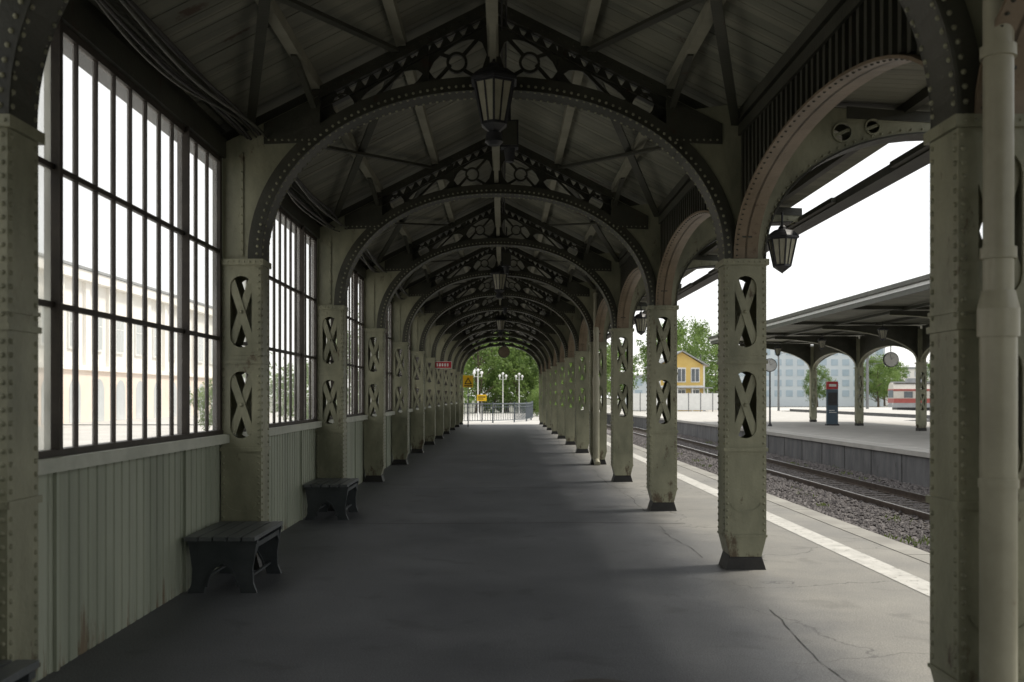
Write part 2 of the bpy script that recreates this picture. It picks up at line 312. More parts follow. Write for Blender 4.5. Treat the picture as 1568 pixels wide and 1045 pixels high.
def build_frame():
    mb=MB()
    XL0,XL1=C-A-.37,C-A; XR0,XR1=C+A,C+A+.38
    column(mb,XL0,XL1,1); column(mb,XR0,XR1,-1)
    fy=.13
    arc=[]
    for k in range(-26,27):
        t=math.pi/2*(1-abs(k)/26)
        u=A*max(0,math.cos(t))**(2/NN); z=ZS+B*math.sin(t)**(2/NN)
        arc.append((C+(u if k>0 else -u),z))
    mb.band(arc,.018,-fy-.01,fy+.01,'truss')
    mb.band(arc,.13,-fy,-fy+.012,'truss'); mb.band(arc,.13,fy-.012,fy,'truss')
    L=0; nxt=0
    for i in range(len(arc)-1):
        a=Vector(arc[i]);b=Vector(arc[i+1]);d=(b-a);l=d.length; d/=l; n=Vector((d.y,-d.x))
        while nxt<=L+l:
            p=a+d*(nxt-L); q=p-n*.045
            mb.rivet((q.x,-fy,q.y),(0,-1,0),.0145,'iron')
            for y in (-fy+.02,fy-.02): mb.rivet((p.x,y,p.y),(n.x,0,n.y),.0145,'iron')
            nxt+=.066
        L+=l
    UH=1.62
    def arclow(sgn,uend):
        pts=[]
        for k in range(60):
            t=math.pi/2*k/60; u=A*math.cos(t)**(2/NN); z=ZS+B*math.sin(t)**(2/NN)
            if u<uend: break
            pts.append((C+sgn*u,z))
        pts.append((C+sgn*uend,zarch(uend))); return pts
    lo=arclow(-1,UH)
    left=[(XL0,ZS)]+lo+[(C-UH,raf(UH)-.05),(XL0,raf(C-XL0)-.05)]
    for y0,y1 in ((-fy+.012,-fy+.024),(fy-.024,fy-.012)): mb.plate([left],y0,y1,'iron')
    mb.box(XL0,XL0+.012,-fy+.024,fy-.024,ZS,3.95,'iron')
    lo=arclow(1,UH)
    br=[(XR1,ZS)]
    for k in range(1,15):
        t=math.pi/2*k/14; br.append((4.05-(4.05-XR1)*math.cos(t)**.92,ZS+(4.03-ZS)*math.sin(t)**.92))
    right=br+[(4.18,4.04),(4.18,4.2),(XR0+.2,4.32),(C+UH+.25,raf(UH+.25)-.05),(C+UH,raf(UH)-.05)]+lo[::-1]
    hole=arcpts(3.42,4.09,.06)
    hole2=arcpts(3.14,4.04,.08)
    for y0,y1 in ((-fy+.012,-fy+.024),(fy-.024,fy-.012)): mb.plate([right,hole,hole2],y0,y1,'iron')
    mb.band(br,.016,-fy-.01,fy+.01,'truss')
    for i in range(0,len(br)-1):
        for s in (.25,.75):
            x=br[i][0]*(1-s)+br[i+1][0]*s; z=br[i][1]*(1-s)+br[i+1][1]*s
            mb.rivet((x-.01,-fy,z+.045),(0,-1,0),.0125,'iron')
    for hx,hz,hr in ((3.42,4.09,.06),(3.14,4.04,.08)):
        mb.band(arcpts(hx,hz,hr,20)+[(hx+hr,hz)],-.015,-fy-.006,-fy+.012,'iron')
        mb.beam((hx-hr,-fy+.02,hz-hr*.4),(hx+hr,-fy+.02,hz+hr*.4),.012,.03,'iron')
    # dark upper beam of the bracket
    mb.plate([[(XR1+.75,4.17),(4.18,4.12),(4.18,4.2),(XR1+.75,4.28)]],-fy+.002,-fy+.011,'truss')
    for x0,x1 in ((XL0,XL1),(XR0,XR1)):
        mb.box(x0+.17,x0+.20,-fy-.004,-fy+.011,ZS+.05,3.85,'iron')
        z=ZS+.1
        while z<3.8: mb.rivet((x0+.185,-fy-.004,z),(0,-1,0),.011,'iron'); z+=.08
    for s in (1,-1):
        g=[(C+s*2.12,3.93),(C+s*1.60,3.93+.02),(C+s*1.60,raf(1.6)-.06),(C+s*2.12,raf(2.12)-.06)]
        mb.plate([g],-fy+.002,-fy+.011,'truss')  # dark sheet painting the shade on the upper haunch plate
        for k in range(8): mb.rivet((C+s*(1.64+k*.062),-fy+.002,3.97),(0,-1,0),.011,'iron')
    n=40
    lo=[(C+UH*(2*k/n-1),zarch(UH*(2*k/n-1))+.01) for k in range(n+1)]
    hi=[(C+UH,raf(UH)-.03),(C,raf(0)-.03),(C-UH,raf(UH)-.03)]
    loops=[lo+hi]
    def leaf(s,ua,ub,k=12,lo_off=.13,hi_off=.17,pw=.6):
        p=[];q=[]
        for i in range(k+1):
            f=i/k; u=ua+(ub-ua)*f; l=zarch(u)+lo_off; h=raf(u)-hi_off
            m=l*.5+h*.5; e=math.sin(math.pi*f)**pw if 0<f<1 else 0
            p.append((C+s*u,m-(m-l)*e)); q.append((C+s*u,m+(h-m)*e))
        return p+q[::-1][1:-1]
    for s in (1,-1):
        loops.append(arcpts(C+s*1.40,(zarch(1.4)+.11+raf(1.4)-.1)/2,.10))
        loops.append(leaf(s,1.24,.66)); loops.append(leaf(s,.60,.06,pw=.45))
        u=.12
        while u<1.5:
            loops.append([(C+s*u,raf(u)-.062),(C+s*(u+.085),raf(u+.085)-.062),(C+s*(u+.0425),raf(u+.0425)-.138)])
            u+=.115
    mb.plate(loops,-.008,.008,'truss')
    for s in (1,-1):
        cz=(zarch(1.4)+.11+raf(1.4)-.1)/2
        mb.band(arcpts(C+s*1.4,cz,.10,24)+[(C+s*1.4+.10,cz)],-.016,-.03,.03,'truss')
        cx=C+s*.34; cz=(zarch(.34)+.13+raf(.34)-.17)/2
        mb.band(arcpts(cx,cz,.075,24)+[(cx+.075,cz)],-.025,-.02,.02,'truss')
        mb.beam((C+s*.60,0,zarch(.6)+.1),(cx+s*.06,0,cz-.02),.02,.035,'truss')
        mb.beam((C+s*.60,0,raf(.6)-.1),(cx+s*.06,0,cz+.05),.02,.035,'truss')
        mb.beam((C+s*.06,0,raf(0)-.2),(cx-s*.05,0,cz+.06),.02,.035,'truss')
        mb.beam((C+s*.06,0,zarch(0)+.1),(cx-s*.05,0,cz-.06),.02,.035,'truss')
        mb.beam((C+s*1.2,0,zarch(1.2)+.1),(C+s*.72,0,raf(.72)-.1),.03,.03,'truss')
        mb.beam((C+s*.03,0,raf(0)-.155),(C+s*1.62,0,raf(1.62)-.155),.10,.012,'truss')
        mb.beam((C+s*0.0,0,raf(0)),(C+s*2.62,0,raf(2.62)),.13,.1,'truss')
        for k in range(22):
            u=.1+k*.072; mb.rivet((C+s*u,-.065,raf(u)),(0,-1,0),.012,'truss')
        mb.beam((C+s*.63,0,zarch(.63)+.05),(C+s*.63,0,raf(.63)-.06),.05,.05,'truss',(0,1,0))
    mb.box(C-.035,C+.035,-.035,.035,zarch(0)+.015,raf(0)-.03,'truss')
    mb.beam((XR0+.1,0,4.3),(4.2,0,4.2),.1,.08,'truss')
    return mb.mesh('frame_mesh')

canopy=empty('station_canopy')
fm=build_frame()
for i in range(I0,13):
    obj('iron_arch_frame',fm,(0,S*i,0),parent=canopy)

# ---------------------------------------------------------------- bay parts
def build_bay_wall():
    mb=MB(); x=-2.62; y0,y1=0,S
    pts=[];y=y0; P=S/34
    while y<y1-.001:
        pts+=[(x+.008,y),(x+.008,y+P-.034),(x-.004,y+P-.026),(x-.004,y+P-.008)]; y+=P
    pts.append((x+.008,y1))
    vs=[];fs=[]
    for px,py in pts: vs+=[(px,py,.0),(px,py,1.18)]
    for i in range(len(pts)-1): fs.append((2*i,2*i+2,2*i+3,2*i+1))
    mb.add(vs,fs,'wall')
    mb.box(x-.04,x-.012,y0,y1,0,1.2,'wall')
    for yy in (1.17,3.53): mb.box(x+.009,x+.03,yy-.02,yy+.02,0,1.17,'wall')
    mb.box(x-.05,x+.10,y0,y1,1.17,1.25,'sill'); mb.box(x-.05,x+.04,y0,y1,1.25,1.29,'bar')
    mb.box(x-.06,x+.06,y0,y1,3.80,3.98,'truss')
    mb.box(x-.10,x-.02,y0,y1,3.975,4.2,'truss')
    ya,yb=1.17,3.53
    for yy in (ya,yb):
        mb.box(x-.04,x+.045,yy-.03,yy+.03,1.29,3.80,'bar')
        mb.box(x+.045,x+.06,yy-.045,yy-.02,1.29,3.80,'bar')
    mb.box(x-.04,x+.03,.15,.21,1.29,3.8,'bar'); mb.box(x-.04,x+.03,S-.21,S-.15,1.29,3.8,'bar')
    mb.box(x-.04,x+.03,-.0,.15,1.29,3.8,'wall'); mb.box(x-.04,x+.03,S-.15,S,1.29,3.8,'wall')
    for z in (2.13,2.93):
        mb.box(x-.015,x+.02,.2,S-.2,z-.017,z+.017,'bar')
    mb.box(x-.02,x+.025,.2,S-.2,3.75,3.801,'bar'); 
    for k in range(1,8): 
        yy=ya+(yb-ya)*k/8; mb.box(x-.012,x+.018,yy-.011,yy+.011,1.29,3.76,'bar')
    for (a,b) in ((.21,ya),(yb,S-.21)):
        for k in range(1,3):
            yy=a+(b-a)*k/3; mb.box(x-.012,x+.018,yy-.011,yy+.011,1.29,3.76,'bar')
    for a,b,g in ((.21,ya-.02,'glass2'),(ya+.02,yb-.02,'glass'),(yb+.02,S-.21,'glass')):
        mb.add([(x,a,1.28),(x,b,1.28),(x,b,3.78),(x,a,3.78)],[(0,1,2,3)],g)
    return mb.mesh('bay_wall_mesh',recalc=False)
bw=build_bay_wall()
for i in range(I0,12): obj('glazed_wall_bay',bw,(0,S*i,0),parent=canopy)

def build_bay_side():
    mb=MB(); X=C+A+.19
    fn=lambda a,b,d:(d,a,b)
    y0,y1=HY,S-HY; a=(y1-y0)/2; cy=S/2; zs=2.87; b=.78
    arc=[(cy-a*math.cos(math.pi*k/30)*1.0,zs+b*math.sin(math.pi*k/30)**.9) for k in range(31)]
    top=4.12
    loop=arc+[(y1,top),(y0,top)]
    mb.plate([loop],X-.01,X+.01,'truss',fn)
    mb.band(arc,.02,X-.11,X+.11,'brown',fn)
    for i in range(0,30):
        for s in (.2,.7):
            yy=arc[i][0]*(1-s)+arc[i+1][0]*s; zz=arc[i][1]*(1-s)+arc[i+1][1]*s
            mb.rivet((X-.112+.03,yy,zz),(0,0,-1),.012,'truss')
    y=y0+.08
    while y<y1:
        t=max(-1,min(1,(y-cy)/a)); zz=zs+b*(max(0,1-t*t))**.45
        mb.box(X-.045,X-.01,y-.025,y+.025,zz+.03,top-.02,'truss'); mb.box(X+.01,X+.045,y-.025,y+.025,zz+.03,top-.02,'truss')
        y+=.13
    mb.box(X-.09,X+.09,0,S,top,top+.1,'truss')
    mb.box(X-.07,X-.045,y0,y1,top-.12,top-.02,'truss')
    for u in (.86,1.66): 
        for s in (1,-1):
            mb.box(C+s*u-.045,C+s*u+.045,-.0,S,raf(u)+.052,raf(u)+.155,'purlin')
    mb.box(C-.055,C+.055,0.0,S,raf(0)+.03,raf(0)+.16,'truss')
    mb.box(C-.05,C+.05,.04,S-.04,raf(0)-.47,raf(0)-.43,'purlin')
    k=0; y=.3
    while y<S-.5:
        za,zb=(raf(0)-.43,raf(0)+.03) if k%2 else (raf(0)+.03,raf(0)-.43)
        mb.beam((C,y,za),(C,y+.5,zb),.03,.035,'truss'); y+=.5; k+=1
    for s in (1,-1): mb.box(C+s*2.4-.04,C+s*2.4+.04,0,S,raf(2.4)+.052,raf(2.4)+.14,'truss')
    for s in (1,-1):
        for (ya,yb) in ((0.05,1.0),(S-.05,S-1.0)):
            mb.beam((C+s*1.66,ya,raf(1.66)-.14),(C+s*1.66,yb,raf(1.66)+.06),.05,.05,'truss')
        mb.beam((C+s*2.25,.1,raf(2.25)-.03),(C+s*.9,S-.15,raf(.9)+.0),.08,.03,'truss')
        mb.beam((C+s*2.25,S-.1,raf(2.25)-.0),(C+s*.9,.15,raf(.9)+.035),.08,.03,'truss')
    for (ya,yb) in ((0.05,.9),(S-.05,S-.9)):
        mb.beam((C,ya,raf(0)-.62),(C,yb,raf(0)-.44),.06,.06,'purlin')
    for x,z in ((3.0,4.35),(3.75,4.31)): mb.box(x-.04,x+.04,0,S,z-.09,z,'truss')
    mb.box(4.2,4.44,0,S,4.02,4.12,'truss'); mb.box(4.42,4.45,0,S,4.12,4.2,'truss')
    mb.box(4.13,4.2,.9*0,1.3,4.04,4.1,'truss'); mb.box(4.13,4.2,3.2,S,4.04,4.1,'truss')
    return mb.mesh('bay_side_mesh')
bs=build_bay_side()
for i in range(I0,12): obj('roof_bay_ironwork',bs,(0,S*i,0),parent=canopy)

def roof():
    mb=MB(); y=I0*S-.3; yE=12*S+.5
    while y<yE:
        y2=y+.112
        for s in (1,-1):
            j=U(-.003,.003); ue=2.75 if s<0 else 2.45
            z0=raf(0)+.16+j; z1=raf(ue)+.16+j
            a=(C,y,z0);b=(C+s*ue,y,z1);c=(C+s*ue,y2,z1);d=(C,y2,z0)
            up=.02
            vs=[a,b,c,d]+[(p[0],p[1],p[2]+up) for p in (a,b,c,d)]
            mb.add(vs,[(0,1,2,3),(0,4,5,1),(2,6,7,3)],'board')
        a=(2.28,y,4.38);b=(4.12,y,4.30);c=(4.12,y2,4.30);d=(2.28,y2,4.38)
        mb.add([a,b,c,d,(2.28,y,4.4),(4.12,y,4.32),(4.12,y2,4.32),(2.28,y2,4.4)],[(0,1,2,3),(0,4,5,1),(2,6,7,3)],'board')
        y+=.118
    y0=I0*S-.4;y1=yE+.1
    for s in (1,-1):
        ue=2.95 if s<0 else 2.3
        mb.add([(C,y0,raf(0)+.2),(C+s*ue,y0,raf(ue)+.2),(C+s*ue,y1,raf(ue)+.2),(C,y1,raf(0)+.2),(C,y0,raf(0)+.24),(C+s*ue,y0,raf(ue)+.24),(C+s*ue,y1,raf(ue)+.24),(C,y1,raf(0)+.24)],
           [(0,1,2,3),(4,5,6,7),(0,1,5,4),(3,2,6,7),(1,2,6,5)],'metal')
    mb.box(2.2,4.125,y0,y1,4.41,4.44,'metal')
    return mb.mesh('roof_mesh')
obj('board_roof',roof(),parent=canopy)
mb=MB(); mb.box(-12,6,I0*S-6,I0*S-.4,-.05,9,'brick')  # unseen wall added behind the camera to keep light off the near roof
mb.box(-1.0,.9,I0*S-.42,I0*S-.36,0,2.6,'glassd'); mb.box(-1.15,1.05,I0*S-.44,I0*S-.4,2.6,2.8,'white')
obj('unseen_end_wall',mb.mesh('end_wall'))
def curve_cable(pts,r,name,parent,mat='cable'):
    cu=bpy.data.curves.new(name,'CURVE'); cu.dimensions='3D'; cu.bevel_depth=r; cu.bevel_resolution=2
    sp=cu.splines.new('NURBS'); sp.points.add(len(pts)-1); sp.use_endpoint_u=True; sp.order_u=4
    for p,q in zip(sp.points,pts): p.co=(*q,1)
    cu.materials.append(M[mat]); o=bpy.data.objects.new(name,cu); scene.collection.objects.link(o); o.parent=parent
for j in range(7):
    pts=[];y=0
    while y<56:
        sag=.22*(j%4)/3 if int(y/1.2)%4 in(1,2) else 0
        pts.append((-2.42+.04*j+U(-.03,.03),y,4.0+U(-.05,.04)-sag)); y+=1.2
    curve_cable(pts,U(.008,.016),'eave_cable',canopy,'cable' if j%3 else 'truss')
for j in range(2):
    pts=[(C+.08+.04*j,y*1.2,raf(0)-.2+U(-.03,.03)) for y in range(48)]
    curve_cable(pts,.009,'ridge_cable',canopy)

def drain(y,name='drainpipe'):
    mb=MB(); x=2.17
    r=.063
    mb.cyl((x,y,2.05),(x,y,4.0),r,r,'pipe',20); mb.cyl((x,y,.12),(x,y,1.9),r+.014,r+.014,'pipe',20)
    mb.cyl((x,y,1.86),(x,y,1.98),r+.024,r+.024,'pipe',20); mb.cyl((x,y,1.98),(x,y,2.06),r+.024,r+.006,'pipe',20)
    for z in (2.2,3.08,3.5): mb.cyl((x,y,z),(x,y,z+.05),r+.012,r+.012,'pipe',20)
    mb.cyl((x,y,1.2),(x,y,1.24),r+.02,r+.02,'pipe',20)
    mb.cyl((x,y,.12),(x+.02,y-.12,.03),r+.01,r+.01,'pipe',16)
    for z in (.7,2.5): mb.box(x-.02,x+.02,y,y+.09,z,z+.04,'truss')
    return obj(name,mb.mesh('drainpipe_mesh'))
drain(4.7-.27); drain(5*S-.27)

# ---------------------------------------------------------------- platform & ground
def slab(name,poly,z0,z1,matTop,matSide):
    mb=MB(); n=len(poly)
    mb.add([(x,y,z1) for x,y in poly],[tuple(range(n))],matTop)
    for i in range(n):
        a=poly[i];b=poly[(i+1)%n]; mb.add([(a[0],a[1],z0),(b[0],b[1],z0),(b[0],b[1],z1),(a[0],a[1],z1)],[(0,1,2,3)],matSide)
    return obj(name,mb.mesh(name))
YB=I0*S-.4
slab('ground',[(-900,-300),(900,-300),(900,1500),(-900,1500)],-1.6,-1.05,'ground','ground')
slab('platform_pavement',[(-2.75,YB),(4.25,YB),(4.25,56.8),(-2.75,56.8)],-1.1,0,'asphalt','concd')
mb=MB(); y=YB
while y<56:
    mb.box(4.06,4.34,y,y+1.98,-.17,.006,'conc'); y+=2
obj('platform_kerb',mb.mesh('kerb'))
mb=MB()
mb.add([(3.40,YB,.004),(3.66,YB,.004),(3.66,56,.004),(3.40,56,.004)],[(0,1,2,3)],'line')
obj('platform_safety_line',mb.mesh('line'))
mb=MB(); random.seed(4)
for i,yy in enumerate((12.6,17.4,24.0,31.0,40.0)):
    x=-2.55; y=yy
    while x<2.1:
        x2=x+.22; y2=yy+.05*math.sin(x2*1.7+i)+U(-.012,.012); w=.010
        mb.add([(x,y-w,.003),(x2,y2-w,.003),(x2,y2+w,.003),(x,y+w,.003)],[(0,1,2,3)],'joint'); x,y=x2,y2
x=1.96; y=4.0
while y<50:
    y2=y+.16; x2=1.96+.05*math.sin(y2*.9)+.02*math.sin(y2*3.7)+U(-.012,.012); w=U(.001,.005)
    if math.sin(y*1.3)+math.sin(y*.47)>-.7: mb.add([(x-w,y,.003),(x+w,y,.003),(x2+w,y2,.003),(x2-w,y2,.003)],[(0,1,2,3)],'joint')
    x,y=x2,y2
obj('pavement_joints',mb.mesh('joints'))
mb=MB(); mb.cyl((.52,5.38,.0),(.52,5.38,.006),.31,.31,'manhole',32); mb.cyl((.52,5.38,.006),(.52,5.38,.010),.26,.26,'manhole',32)
obj('manhole_cover',mb.mesh('manhole'))
slab('station_forecourt_pavement',[(-40,56.8),(4.3,56.8),(4.6,75),(6,100),(-40,100)],-1.1,-.004,'far','concd')
slab('street_pavement',[(-60,-30),(-2.76,-30),(-2.76,56.8),(-60,56.8)],-1.1,-.06,'far','concd')
edge=[(12,-20),(12,55),(11.8,68),(11.0,82),(9.5,100),(8.5,120),(8.5,175),(30,175),(30,70),(26.5,66),(26.5,-20)]
slab('opposite_platform',edge,-1.1,0,'conc2','concd')
mb=MB()
for i in range(4):
    a=edge[i];b=edge[i+1]
    mb.beam((a[0]+.12,a[1],-.06),(b[0]+.12,b[1],-.06),.36,.14,'conc2')
    mb.beam((a[0]+.75,a[1],.003),(b[0]+.75,b[1],.003),.12,.005,'line')
y=-20
while y<55: mb.box(11.985,11.998,y-.012,y+.012,-1.0,-.13,'joint'); y+=2.5
obj('opposite_platform_kerb',mb.mesh('okerb'))
slab('distant_platform',[(36,20),(46,20),(46,125),(36,125)],-1.1,0,'conc2','concd')
slab('concourse_pavement',[(30,130),(110,130),(110,170),(30,170)],-1.1,-.3,'far','concd')

import numpy as np
rng=np.random.default_rng(3)
def stones():
    base=np.array([(1,0,0),(-1,0,0),(0,1,0),(0,-1,0),(0,0,1),(0,0,-1)],float)
    F=[(0,2,4),(2,1,4),(1,3,4),(3,0,4),(2,0,5),(1,2,5),(3,1,5),(0,3,5)]
    V=[];FF=[]
    n=0
    N=30000
    ys=11+ (rng.random(N)**1.5)*57; xs=5.5+rng.random(N)*6.4
    for i in range(N):
        s=.045*(.6+rng.random()*.8)*(1+max(0,ys[i]-22)*.02)
        p=base*s*(.65+.7*rng.random((6,1)))*np.array([1,1,.75]); a=rng.random()*6.28; c,sn=math.cos(a),math.sin(a)
        p=p@np.array([[c,sn,0],[-sn,c,0],[0,0,1]])+np.array([xs[i],ys[i],-1.0+.03*rng.random()+ .03*math.sin(xs[i]*1.7)])
        V.extend(map(tuple,p)); FF.extend([tuple(n+k for k in f) for f in F]); n+=6
    me=bpy.data.meshes.new('ballast'); me.from_pydata(V,[],FF); me.materials.append(M['stone']); return me
obj('track_ballast',stones())
mb=MB(); mb.box(4.3,12.0,-20,160,-1.3,-1.0,'stone'); obj('ballast_bed',mb.mesh('bed'))
def track(x0,y0,y1,zb=-1.0,sleep=True,name='railway_track'):
    mb=MB()
    for s in (-.76,.76):
        x=x0+s
        mb.box(x-.07,x+.07,y0,y1,zb+.02,zb+.04,'rail'); mb.box(x-.012,x+.012,y0,y1,zb+.04,zb+.15,'rail'); mb.box(x-.036,x+.036,y0,y1,zb+.15,zb+.185,'rail')
        mb.box(x-.028,x+.028,y0,y1,zb+.185,zb+.189,'railtop')
    y=y0
    while sleep and y<min(y1,90):
        mb.box(x0-1.3,x0+1.3,y,y+.24,zb-.1,zb+.02,'sleeper'); y+=.6
    return obj(name,mb.mesh('track'))
track(9.5,-10,150)
track(32,10,150,-1.03,False); track(50,30,150,-1.03,False); track(58,30,150,-1.03,False)

def leafcluster(mb,c,rad,n,size,mat,flat=1.0):
    for _ in range(n):
        d=Vector((random.gauss(0,1),random.gauss(0,1),random.gauss(0,1)*flat)); 
        if d.length>2.2: continue
        p=Vector(c)+d*rad*.5
        a=Vector((U(-1,1),U(-1,1),U(-1,1))).normalized(); b=a.cross(Vector((U(-1,1),U(-1,1),U(-1,1)))).normalized()
        s=size*U(.6,1.3)
        mb.add([p-a*s*.5,p+b*s*.28,p+a*s*.5,p-b*s*.28],[(0,1,2,3)],mat)
def weed():
    mb=MB()
    for k in range(30):
        x=random.choice([U(6.8,8.3),U(10.9,11.9),U(7.5,8.2)]); y=U(13,55)
        for _ in range(int(U(5,18))):
            px,py=x+random.gauss(0,.1),y+random.gauss(0,.3); h=U(.04,.16)
            dx,dy=U(-.06,.06),U(-.06,.06); w=.009
            mb.add([(px-w,py,-1.02),(px+w,py,-1.02),(px+dx+w*2,py+dy,-1+h*.7),(px+dx*1.6,py+dy*1.6,-1+h)],[(0,1,2,3)],'weed')
            mb.add([(px,py-w*2,-1.0),(px,py+w*3,-1.0+h*.4),(px+dy,py+dx,-1+h*.8)],[(0,1,2)],'weed')
    return mb.mesh('weeds',False)
obj('track_weeds',weed())

# ---------------------------------------------------------------- benches
def bench():
    mb=MB(); W=.56; Ln=1.0; H=.45
    def panel(y0,y1):
        out=[(0.0,0),(.13,0),(.15,.10),(.18,.17),(.23,.215),(.28,.225),(.33,.215),(.38,.17),(.41,.10),(.43,0),(W,0),(W-.03,.08),(W-.035,.2),(W-.015,.33),(W-.005,H-.05),(.005,H-.05),(.015,.33),(.035,.2),(.03,.08)]
        mb.plate([out],y0,y1,'bench')
        mb.box(-.004,W+.004,y0-.012,y1+.012,H-.05,H-.02,'bench')
        mb.band([(.16,.05),(.175,.12),(.22,.2),(.28,.24),(.34,.2),(.385,.12),(.40,.05)],.018,y0-.012,y0,'bench')
    panel(.04,.075); panel(Ln-.075,Ln-.04)
    fn=lambda a,b,d:(d,a,b)
    for x0 in (.015,W-.04):
        mb.plate([[(.075,H-.15),(.16,H-.09),(Ln-.16,H-.09),(Ln-.075,H-.15),(Ln-.075,H-.05),(.075,H-.05)]],x0,x0+.025,'bench',fn)
    for k in range(5):
        x=-.01+k*.117; mb.box(x,x+.10,-.02,Ln+.02,H-.02,H+.012,'slat')
    mb.beam((.1,.06,.1),(.1,Ln-.06,.1),.02,.02,'bench'); mb.beam((W-.1,.06,.1),(W-.1,Ln-.06,.1),.02,.02,'bench')
    return mb.mesh('bench_mesh')
bm_=bench()
for i,dy in ((1,-1.35),(2,-1.28),(3,-1.2)): obj('platform_bench',bm_,(-2.56,S*i+dy,0))

# ---------------------------------------------------------------- lanterns
def lantern(rod,extra=True):
    mb=MB()
    mb.cyl((0,0,0),(0,0,rod),.015,.015,'dark',8)
    mb.lathe([(.0,.03),(.03,.02),(.05,0),(.06,-.03),(.14,-.055),(.2,-.10),(.235,-.14),(.235,-.165),(.19,-.17)],(0,0,0),'dark',6,False)
    mb.lathe([(.195,-.165),(.115,-.53)],(0,0,0),'lampglass',6,False)
    for k in range(6):
        t=2*math.pi*(k+.5)/6; c,s=math.cos(t),math.sin(t)
        mb.beam((.2*c,.2*s,-.16),(.118*c,.118*s,-.54),.02,.02,'dark',(c,s,0))
        t2=2*math.pi*k/6; c,s=math.cos(t2),math.sin(t2)
        mb.beam((.175*c,.175*s,-.16),(.105*c,.105*s,-.54),.01,.012,'dark',(c,s,0))
    mb.lathe([(.205,-.165),(.205,-.185),(.195,-.185)],(0,0,0),'dark',6,False)
    mb.lathe([(.125,-.525),(.13,-.55),(.09,-.58),(.05,-.61),(.02,-.63),(0,-.65)],(0,0,0),'dark',6,False)
    if extra:
        mb.cyl((0,0,-.62),(0,0,-.70),.07,.085,'dark',14); mb.cyl((0,0,-.70),(0,0,-.73),.085,.05,'dark',14)
    return mb.mesh('lantern_mesh')
lm=lantern(.55); lm2=lantern(.2,False)
for i in (2,5,8): obj('hanging_lantern',lm,(C+.01,S*i-.32,4.60))
for i in (3,6,9): obj('hanging_lantern',lm2,(3.88,S*i-.2,3.95))
def floodlight():
    mb=MB()
    mb.box(-.09,.09,-.07,.07,-.28,0,'dark'); mb.box(-.075,.075,-.085,-.07,-.26,-.02,'truss'); mb.cyl((0,0,-.28),(0,0,-.42),.06,.045,'dark'); mb.cyl((0,0,0),(0,0,.5),.014,.014,'dark',8)
    return mb.mesh('floodlight')
fl=floodlight()
for i in (2,4,6): obj('hanging_floodlight',fl,(C+.16,S*i+1.0,4.45))

def clockmesh(r,rod,face='white'):
    mb=MB()
    mb.cyl((0,-.06,0),(0,.06,0),r,r,'dark',28); mb.cyl((0,-.068,0),(0,-.061,0),r*.9,r*.9,face,28)
    mb.cyl((0,.061,0),(0,.068,0),r*.9,r*.9,face,28)
    for k in range(12):
        t=math.pi*k/6; c,s=math.cos(t),math.sin(t); mb.beam((r*.74*c,-.071,r*.74*s),(r*.85*c,-.071,r*.85*s),.004,.022,'black',(0,1,0))
    mb.beam((0,-.074,0),(r*.35,-.074,r*.3),.004,.03,'black',(0,1,0)); mb.beam((0,-.077,0),(-r*.15,-.077,r*.7),.004,.02,'black',(0,1,0))
    if rod>0: mb.cyl((0,0,r),(0,0,r+rod),.025,.025,'dark',8)
    return mb
obj('hanging_clock',clockmesh(.30,.3,'clockback').mesh('clock'),(.06,50.5,3.84))
obj('hanging_clock',clockmesh(.38,.5).mesh('clock2'),(19.3,49.6,3.42))
mb=clockmesh(.36,0); mb.cyl((0,0,-3.25),(0,0,-.36),.05,.04,'dark',10); mb.cyl((0,0,-3.25),(0,0,-3.1),.14,.08,'dark',12)
obj('platform_clock_post',mb.mesh('clock3'),(14.2,53,3.25))

mb=MB(); mb.box(-.28,.28,-.03,.03,-.1,.1,'red'); mb.box(-.3,.3,-.022,.022,-.115,.115,'white')
for k in range(5): mb.box(-.2+k*.085,-.15+k*.085,-.034,-.03,-.05,.05,'white')
mb.box(-.45,-.3,-.015,.015,-.02,.02,'dark')
obj('exit_sign',mb.mesh('exit'),(-1.98,S*7-.05,2.63))
mb=MB(); mb.box(-.3,.3,-.09,.09,.08,1.98,'blue'); mb.box(-.3,.3,-.095,.095,1.985,2.4,'red'); mb.box(-.34,.34,-.16,.16,0,.08,'dark'); mb.box(-.25,.25,-.1,-.09,1.1,1.8,'dark'); mb.box(-.2,.2,-.1,-.095,2.12,2.26,'white')
mb.box(-.2,.1,-.1,-.09,.8,.84,'white'); mb.box(-.2,.2,-.1,-.09,.7,.73,'white')
obj('information_pillar',mb.mesh('totem'),(18.0,54.5,0))
def tri_sign():
    mb=MB(); mb.box(-.26,.26,-.015,.015,-.3,.3,'yellow')
    mb.plate([[(-.2,-.15),(.2,-.15),(0,.2)],[(-.12,-.1),(0,.11),(.12,-.1)]],-.022,-.016,'black'); mb.box(-.2,.2,-.02,-.016,-.26,-.2,'black')
    mb.cyl((0,.03,-2.3),(0,.03,.3),.03,.03,'metal',8); return mb.mesh('warn')
obj('warning_sign',tri_sign(),(-1.75,50.2,2.35))
mb=MB(); mb.box(-.3,.3,-.02,.02,-.2,.2,'yellow'); mb.box(-.22,.22,-.025,-.02,.02,.08,'black'); mb.box(-.22,.1,-.025,-.02,-.1,-.05,'black'); mb.cyl((0,.03,-1.5),(0,.03,.2),.03,.03,'metal',8)
obj('notice_sign',mb.mesh('notice'),(-1.3,61.5,1.5))

